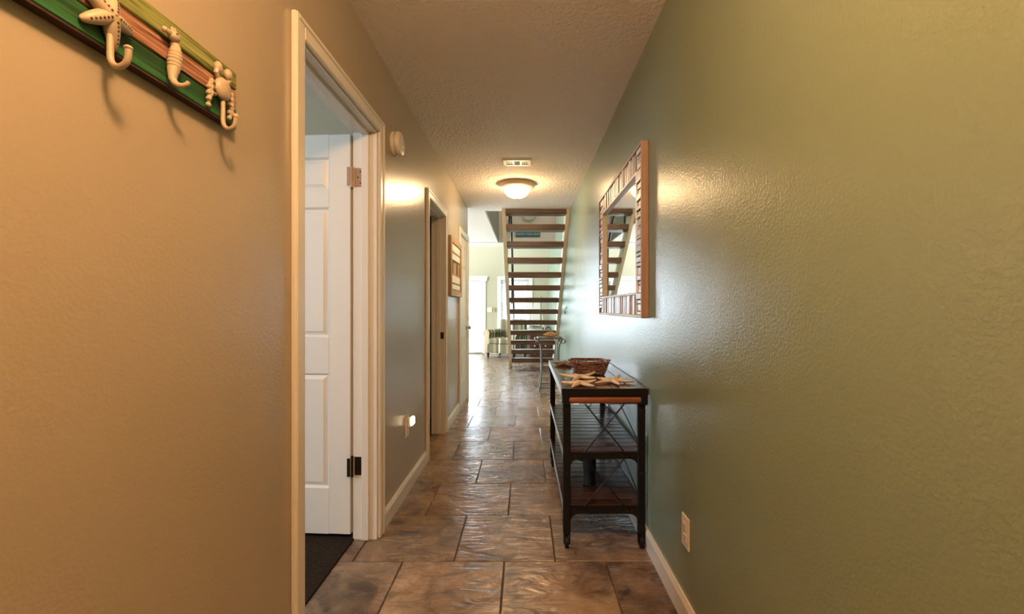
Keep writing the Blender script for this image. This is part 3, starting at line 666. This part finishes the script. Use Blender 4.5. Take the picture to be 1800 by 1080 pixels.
# ------------------------------------------------------------------ console table
cx0, cx1, cy0, cy1 = 0.181, 0.573, 2.165, 3.290
ct = thing('console_table', ((cx0+cx1)/2, (cy0+cy1)/2, 0), 'dark industrial console table on casters with two slatted shelves along the right wall', 'console table')
TZ = 0.768
L = 0.036
tn = 5; bw = (cx1-cx0+0.012)/tn
for i in range(tn):
    finish('top_board', box(B(), cx0-0.006+i*bw+0.001, cx0-0.006+(i+1)*bw-0.001, cy0-0.018, cy1+0.01, TZ-0.034, TZ, bev=0.002), M['tabletop'], ct)
finish('end_band', box(B(), cx0-0.0065, cx1+0.0065, cy0-0.0225, cy0-0.0175, TZ-0.035, TZ-0.0015), M['blackmetal'], ct, label='black metal band on the end of the top')
for x in (cx0-0.010, cx1+0.0065):
    finish('edge_rail', box(B(), x, x+0.0035, cy0-0.012, cy1+0.01, TZ-0.034, TZ+0.001), M['steel'], ct, label='steel edge strip')
for yE, s in ((cy0, 1), (cy1-0.022, -1)):
    y0, y1 = yE, yE+0.022
    for x in (cx0, cx1-L):
        bm = B(); box(bm, x, x+L, y0, y1, 0.075, TZ-0.035, bev=0.003)
        for z in (0.135, 0.255, 0.36, 0.50, 0.66):
            ball(bm, (x+L/2, y0 if s > 0 else y1, z), 0.0055, 8, (1, 0.6, 1)); ball(bm, (x-0.0005 if x == cx0 else x+L+0.0005, (y0+y1)/2, z), 0.005, 8, (0.6, 1, 1))
        leg = finish('leg', bm, M['blackmetal'], ct)
        bm = B(); lathe(bm, [(0.0005, -0.010), (0.020, -0.010), (0.030, -0.008), (0.031, 0), (0.030, 0.008), (0.020, 0.010), (0.0005, 0.010)], (x+L/2, (y0+y1)/2, 0.0315), 20, 'X')
        box(bm, x+L/2-0.016, x+L/2-0.012, y0+0.002, y1-0.002, 0.024, 0.080); box(bm, x+L/2+0.012, x+L/2+0.016, y0+0.002, y1-0.002, 0.024, 0.080); box(bm, x+L/2-0.016, x+L/2+0.016, y0+0.002, y1-0.002, 0.066, 0.080)
        finish('caster', bm, M['blackmetal'], leg, smooth=True)
    def crossbar(z0, z1, up=False, down=True):
        bm = B(); g = 0.040; a, b = cx0+L-0.001, cx1-L+0.001
        poly = [(a, z1), (b, z1)]
        if down:
            poly += [(b, z0-g)] + [(b-g*(1-math.cos(t)), z0-g+g*math.sin(t)) for t in [PI/2*i/6 for i in range(1, 7)]]
            poly += [(a+g*(1-math.cos(t)), z0-g+g*math.sin(t)) for t in [PI/2*i/6 for i in range(6, 0, -1)]] + [(a, z0-g)]
        else: poly += [(b, z0), (a, z0)]
        prism(bm, poly, y0+0.003, y1-0.003, lambda u, v, d: (u, d, v))
        for x in (cx0+0.062, cx0+0.085, cx1-0.085, cx1-0.062): ball(bm, (x, y0+0.003 if s > 0 else y1-0.003, (z0+z1)/2), 0.006, 8, (1, 0.6, 1))
        finish('crossbar', bm, M['blackmetal'], ct)
    crossbar(0.428, 0.452); crossbar(0.166, 0.196)
    finish('handle_rail', tube(B(), [(cx0+L*0.6, y0-0.004 if s > 0 else y1+0.004, 0.713), (cx1-L*0.6, y0-0.004 if s > 0 else y1+0.004, 0.713)], 0.0185, 14), M['redwood'], ct, smooth=True, label='reddish wooden end rail')
    for x in (cx0-0.006, cx1-L+0.006): finish('rail_socket', box(B(), x, x+L, y0-0.024 if s > 0 else y0, y1 if s > 0 else y1+0.024, 0.690, 0.736, bev=0.006), M['blackmetal'], ct)
    xa, xb = cx0+0.100, cx1-0.100
    for p in (((xa+0.004, 0.690), (xb+0.004, 0.455)), ((xb, 0.690), (xa, 0.455))):
        finish('brace', tube(B(), [(p[0][0], (y0+y1)/2-0.003, p[0][1]), (p[1][0], (y0+y1)/2-0.003, p[1][1])], 0.0040, 6), M['blackmetal'], ct)
    for p in (((xa+0.004, 0.428), (xb+0.004, 0.198)), ((xb, 0.428), (xa, 0.198))):
        finish('brace', tube(B(), [(p[0][0], (y0+y1)/2-0.003, p[0][1]), (p[1][0], (y0+y1)/2-0.003, p[1][1])], 0.0040, 6), M['blackmetal'], ct)
ym = (cy0+cy1)/2
for p in (((cy0+0.03, 0.69), (cy1-0.03, 0.46)), ((cy0+0.03, 0.46), (cy1-0.03, 0.69)), ((cy0+0.03, 0.42), (cy1-0.03, 0.20)), ((cy0+0.03, 0.20), (cy1-0.03, 0.42))):
    finish('brace', tube(B(), [(cx1-0.006, p[0][0], p[0][1]), (cx1-0.006, p[1][0], p[1][1])], 0.0040, 6), M['blackmetal'], ct)
for z in (0.452, 0.196):
    n = 15; yy0, yy1 = cy0+0.024, cy1-0.024
    for i in range(n):
        a = yy0 + i*(yy1-yy0)/n
        finish('shelf_slat', box(B(), cx0+0.006, cx1-0.006, a+0.0025, a+(yy1-yy0)/n-0.0025, z-0.012, z+0.006+random.uniform(-0.001, 0.001), bev=0.002), M['shelfwood'], ct)
    for x in (cx0+0.0005, cx1-0.0045):
        finish('shelf_rail', box(B(), x, x+0.004, cy0+0.022, cy1-0.022, z-0.022, z+0.008), M['steel' if x < 0.3 else 'blackmetal'], ct)

# ------------------------------------------------------------------ things on the console
def starfish(loc, R, rot, m, label, lifts=(0, 0, 0, 0, 0), r0=0.016, lens=(1, 1, 1, 1, 1), tilt=(0, 0)):
    bm = B()
    for j in range(5):
        a = rot + j*2*PI/5; u, v = math.cos(a), math.sin(a); Rj = R*lens[j]
        P = []
        for t in (0, 0.2, 0.4, 0.6, 0.8, 0.95, 1.0):
            bend = 0.10*math.sin(j*2.1+1)*t*t
            P.append((Rj*t*(u - v*bend), Rj*t*(v + u*bend), r0*0.72*(1-0.55*t) + lifts[j]*t*t))
        tube(bm, P, [r0*1.08, r0*1.0, r0*0.86, r0*0.70, r0*0.52, r0*0.30, r0*0.08], 10, flat=0.72)
    ball(bm, (0, 0, r0*0.80), r0*1.25, 12, (1, 1, 0.62))
    mnz = min(v.co.z for v in bm.verts)
    for v in bm.verts: v.co.z -= mnz
    o = finish('starfish', bm, m, None, smooth=True, label=label, cat='starfish', group='dried starfish on the console table')
    o.location = loc; return o
Z0 = TZ + 0.0015
starfish((0.290, 2.425, Z0), 0.112, math.radians(172), M['starfish'], 'tan dried starfish lying right in front of the wicker basket', (0.022, 0.0, 0.014, 0.026, 0.006))
starfish((0.268, 2.225, Z0), 0.095, math.radians(20), M['starfish'], 'tan dried starfish nearest the front left corner of the console', (0.016, 0.004, 0.006, 0.0, 0.004))
starfish((0.445, 2.305, Z0), 0.112, math.radians(-12), M['starfish'], 'tan dried starfish by the wall side with one arm tip raised', (0.004, 0.022, 0.006, 0.002, 0.004))
starfish((0.262, 2.985, Z0), 0.088, math.radians(150), M['starfish_red'], 'reddish brown starfish on the console behind and beside the basket', (0.01, 0.0, 0.004, 0.004, 0.012), r0=0.017)

bk = thing('wicker_basket', (0.372, 2.655, Z0), 'small rectangular brown wicker basket on the console table', 'basket')
def loop(hx, hy, z, wob, ph, n=64, rc=0.03):
    P = []
    per = 0
    for i in range(n):
        t = i/n*2*PI; c, s = math.cos(t), math.sin(t); e_ = 0.32
        x = hx*math.copysign(abs(c)**e_, c); y_ = hy*math.copysign(abs(s)**e_, s)
        w = 1 + wob*math.sin(i*PI/2 + ph)
        P.append((0.372+x*w, 2.655+y_*w, z))
    return P
bz = Z0; bh = 0.068
finish('base', box(B(), 0.372-0.078, 0.372+0.078, 2.655-0.088, 2.655+0.088, bz, bz+0.008, bev=0.003), M['wicker'], bk)
bm = B()
for i in range(6):
    f = i/5; tube(bm, loop(0.080+0.016*f, 0.090+0.018*f, bz+0.008+f*(bh-0.016), 0.055, i*PI), 0.0040, 6, closed=True)
finish('weave', bm, M['wicker'], bk, smooth=True, kind='stuff')
bm = B()
for i in range(32):
    a = loop(0.080, 0.090, bz+0.004, 0, 0, 32)[i]; b = loop(0.096, 0.108, bz+bh, 0, 0, 32)[i]; tube(bm, [a, b], 0.0035, 5)
finish('stakes', bm, M['wicker'], bk, kind='stuff')
bm = B()
for ph in (0, PI): tube(bm, loop(0.099, 0.111, bz+bh+0.001, 0.018, ph), 0.0062, 6, closed=True)
finish('rim', bm, M['wicker'], bk, smooth=True)
for s in (-1, 1):
    bm = B(); tube(bm, [(0.372+s*0.099, 2.62, bz+bh), (0.372+s*0.118, 2.635, bz+bh+0.006), (0.372+s*0.118, 2.675, bz+bh+0.006), (0.372+s*0.099, 2.69, bz+bh)], 0.006, 6); finish('handle', bm, M['wicker'], bk, smooth=True)

un = thing('black_urn', (0.345, 2.44, 0.204), 'black urn with flared rim standing on the lowest console shelf', 'urn')
bm = B(); lathe(bm, [(0.0005, 0.2045), (0.034, 0.2045), (0.035, 0.212), (0.030, 0.225), (0.033, 0.27), (0.036, 0.32), (0.034, 0.345), (0.040, 0.368), (0.058, 0.388), (0.066, 0.402), (0.063, 0.404), (0.050, 0.388), (0.030, 0.36), (0.0005, 0.34)], (0.345, 2.44, 0), 24); finish('body', bm, M['urn'], un, smooth=True)
finish('handle', tube(B(), [(0.290, 2.44, 0.395), (0.258, 2.44, 0.400), (0.248, 2.44, 0.375), (0.262, 2.44, 0.350), (0.312, 2.44, 0.330)], 0.008, 8), M['urn'], un, smooth=True)

# ------------------------------------------------------------------ wrought iron plant stand with shell
px, py = 0.345, 6.42
ps = thing('plant_stand', (px, py, 0), 'tall wrought iron plant stand with scrolled legs beyond the console table', 'plant stand')
for sx in (-1, 1):
    for sy in (-1, 1):
        Q = [(0.165, 0.722), (0.150, 0.690), (0.128, 0.640), (0.118, 0.56), (0.117, 0.46), (0.115, 0.33), (0.118, 0.24), (0.130, 0.13), (0.146, 0.05), (0.152, 0.012)]
        leg = finish('leg', tube(B(), [(px+sx*r, py+sy*r*1.25, z) for r, z in Q], 0.0105, 8), M['iron'], ps, smooth=True)
        cs = []
        for i in range(15):
            t = i/14; a = PI*0.5 - t*PI*1.7; rr = 0.034*(1-0.45*t)
            q = 0.165 + 0.004 + rr*math.cos(a); cs.append((px+sx*q, py+sy*q*1.25, 0.722-0.034+rr*math.sin(a)))
        finish('scroll', tube(B(), cs, 0.007, 7), M['iron'], leg, smooth=True)
        finish('foot', ball(B(), (px+sx*0.152, py+sy*0.190, 0.0085), 0.012, 8, (1, 1, 0.7)), M['iron'], leg, smooth=True)
def sq(r, z, rad, nm): finish(nm, tube(B(), [(px-r, py-r*1.25, z), (px+r, py-r*1.25, z), (px+r, py+r*1.25, z), (px-r, py+r*1.25, z)], rad, 6, closed=True), M['iron'], ps)
sq(0.165, 0.722, 0.009, 'top_ring'); sq(0.116, 0.285, 0.006, 'stretcher'); sq(0.117, 0.335, 0.006, 'stretcher'); sq(0.146, 0.045, 0.006, 'stretcher')
finish('top_plate', box(B(), px-0.16, px+0.16, py-0.20, py+0.20, 0.722, 0.733, bev=0.002), M['iron'], ps)
sl = thing('conch_shell', (px+0.01, py-0.05, 0.734), 'tan and orange conch shell on top of the plant stand', 'shell')
bm = B(); prof = [(0.0008, -0.105), (0.010, -0.095), (0.016, -0.070), (0.034, -0.045), (0.040, -0.028), (0.036, -0.022), (0.046, -0.005), (0.047, 0.010), (0.038, 0.045), (0.022, 0.080), (0.008, 0.105), (0.0008, 0.112)]
lathe(bm, prof, (0, 0, 0), 18, 'X')
for v in bm.verts:
    a = math.atan2(v.co.z, v.co.y); rr = math.hypot(v.co.y, v.co.z); f = 1 + 0.18*math.cos(a*1 - 0.5) + 0.08*math.cos(7*a)*(1 if abs(v.co.x) < 0.05 else 0)
    v.co.y *= f; v.co.z *= f*0.85
mz = min(v.co.z for v in bm.verts)
for v in bm.verts: v.co += Vector((px+0.01, py-0.05, 0.734-mz))
finish('whorl', bm, M['shell'], sl, smooth=True)
bm = B(); tube(bm, [(px-0.05, py-0.085, 0.750), (px, py-0.098, 0.748), (px+0.07, py-0.080, 0.748)], [0.006, 0.015, 0.005], 8, flat=0.8); finish('lip', bm, M['redwood'], sl, smooth=True, label='orange lip')

# ------------------------------------------------------------------ armchair
ac = thing('armchair', (-0.42, 10.66, 0), 'striped olive and cream armchair with rolled arms before the far window', 'armchair', rot=math.radians(-24))
Wc, Dc = 0.82, 0.80
finish('seat_frame', box(B(), -Wc/2+0.06, Wc/2-0.06, -Dc/2+0.02, Dc/2-0.06, 0.11, 0.32, bev=0.015, seg=2), M['stripe'], ac, world=False)
finish('seat_cushion', box(B(), -Wc/2+0.13, Wc/2-0.13, -Dc/2, Dc/2-0.20, 0.32, 0.45, bev=0.035, seg=3), M['stripe'], ac, world=False, smooth=True)
bm = B(); box(bm, -Wc/2+0.08, Wc/2-0.08, Dc/2-0.22, Dc/2-0.04, 0.30, 0.90, bev=0.06, seg=3, mtx=Matrix.Translation((0, 0.02, 0)) @ Matrix.Rotation(math.radians(-5), 4, 'X')); finish('backrest', bm, M['stripe'], ac, world=False, smooth=True)
for s in (-1, 1):
    bm = B(); x = s*(Wc/2-0.075)
    box(bm, x-0.06, x+0.06, -Dc/2+0.035, Dc/2-0.12, 0.11, 0.56, bev=0.015, seg=2); tube(bm, [(x+s*0.012, -Dc/2+0.035, 0.555), (x+s*0.012, Dc/2-0.12, 0.555)], 0.082, 16); arm = finish('arm', bm, M['stripe'], ac, world=False, smooth=True)
    bm = B(); box(bm, x-0.058, x+0.058, -Dc/2+0.02, -Dc/2+0.037, 0.115, 0.55, bev=0.006); tube(bm, [(x+s*0.012, -Dc/2+0.018, 0.555), (x+s*0.012, -Dc/2+0.037, 0.555)], 0.080, 16); finish('arm_front', bm, M['tanfabric'], arm, world=False, smooth=True, label='plain tan scroll front')
    for yy in (-Dc/2+0.08, Dc/2-0.12):
        bm = B(); lathe(bm, [(0.0005, 0.0), (0.022, 0.0), (0.030, 0.06), (0.036, 0.115), (0.0005, 0.115)], (x, yy, 0), 12); finish('leg', bm, M['footwood'], ac, world=False, smooth=True)
# ------------------------------------------------------------------ chest with model boat
ch = thing('chest_of_drawers', (0.29, 9.94, 0), 'low dark red wooden chest of drawers behind the staircase', 'chest')
qx0, qx1, qy0, qy1 = 0.075, 0.565, 9.72, 10.13
bm = B(); box(bm, qx0, qx1, qy0, qy1, 0.07, 0.585); 
for x in (qx0, qx1-0.05):
    for y0 in (qy0, qy1-0.05): box(bm, x, x+0.05, y0, y0+0.05, 0, 0.08)
finish('carcass', bm, M['chestred'], ch); finish('top', box(B(), qx0-0.015, qx1+0.012, qy0-0.02, qy1, 0.585, 0.612, bev=0.005), M['chestred'], ch)
for i in range(3):
    z0 = 0.09 + i*0.165; dr = finish('drawer', box(B(), qx0+0.02, qx1-0.02, qy0-0.014, qy0+0.004, z0, z0+0.150, bev=0.005), M['chestred'], ch)
    for x in (qx0+0.13, qx1-0.13): finish('knob', ball(B(), (x, qy0-0.026, z0+0.078), 0.014, 8), M['ivory'], dr, smooth=True)
sb = thing('model_sailboat', (0.25, 9.94, 0.613), 'white model sailboat with a dark mast standing on the red chest', 'model boat')
bm = B(); HB = 0.6135
sec = [(-0.20, 0.010, 0.085, 0.05), (-0.12, 0.040, 0.075, 0.02), (0.0, 0.055, 0.070, 0.0), (0.12, 0.050, 0.075, 0.005), (0.19, 0.036, 0.085, 0.03)]
rings = []
for x, w, zt_, zb_ in sec: rings.append([bm.verts.new((0.25+x, 9.94+w*c_, HB+z)) for c_, z in ((-1, zt_), (-0.75, (zt_+zb_)/2), (0, zb_), (0.75, (zt_+zb_)/2), (1, zt_))])
for A, C in zip(rings, rings[1:]):
    for j in range(4): bm.faces.new((A[j], A[j+1], C[j+1], C[j]))
    bm.faces.new((A[4], A[0], C[0], C[4]))
bm.faces.new(rings[0]); bm.faces.new(rings[-1][::-1]); finish('hull', bm, M['hull'], sb, smooth=True)
bm = B(); tube(bm, [(0.345, 9.94, HB+0.06), (0.345, 9.94, 1.405)], [0.010, 0.006], 8); tube(bm, [(0.345, 9.94, HB+0.12), (0.12, 9.94, HB+0.13)], 0.006, 6); finish('mast', bm, M['footwood'], sb, smooth=True)
for poly, nm in (([(0.335, HB+0.14), (0.13, HB+0.15), (0.20, 1.33), (0.335, 1.38)], 'mainsail'), ([(0.355, HB+0.10), (0.43, HB+0.09), (0.352, 1.15)], 'jib')):
    bm = B(); prism(bm, poly, 10.148, 9.942, lambda u, v, d: (u, d, v)); finish(nm, bm, M['sail'], sb)
rg = thing('rope_ring', (0.50, 9.78, 0.613), 'black rope ring leaning on the red chest top beside the boat', 'ring')
finish('coil', tube(B(), [(0.50+0.055*math.cos(t), 9.78+0.012*math.sin(t), 0.613+0.064+0.055*math.sin(t)) for t in [2*PI*i/24 for i in range(24)]], 0.010, 8, closed=True), M['urn'], rg, smooth=True)
bt = thing('black_anchor', (0.385, 9.775, 0.613), 'small black ornament beside the rope ring on the red chest', 'ornament')
bm = B(); tube(bm, [(0.385, 9.775, 0.623), (0.385, 9.775, 0.735)], 0.010, 8); tube(bm, [(0.340, 9.775, 0.665), (0.352, 9.775, 0.632), (0.385, 9.775, 0.622), (0.418, 9.775, 0.632), (0.430, 9.775, 0.665)], 0.011, 8); tube(bm, [(0.358, 9.775, 0.705), (0.412, 9.775, 0.705)], 0.007, 6); finish('anchor', bm, M['urn'], bt, smooth=True)
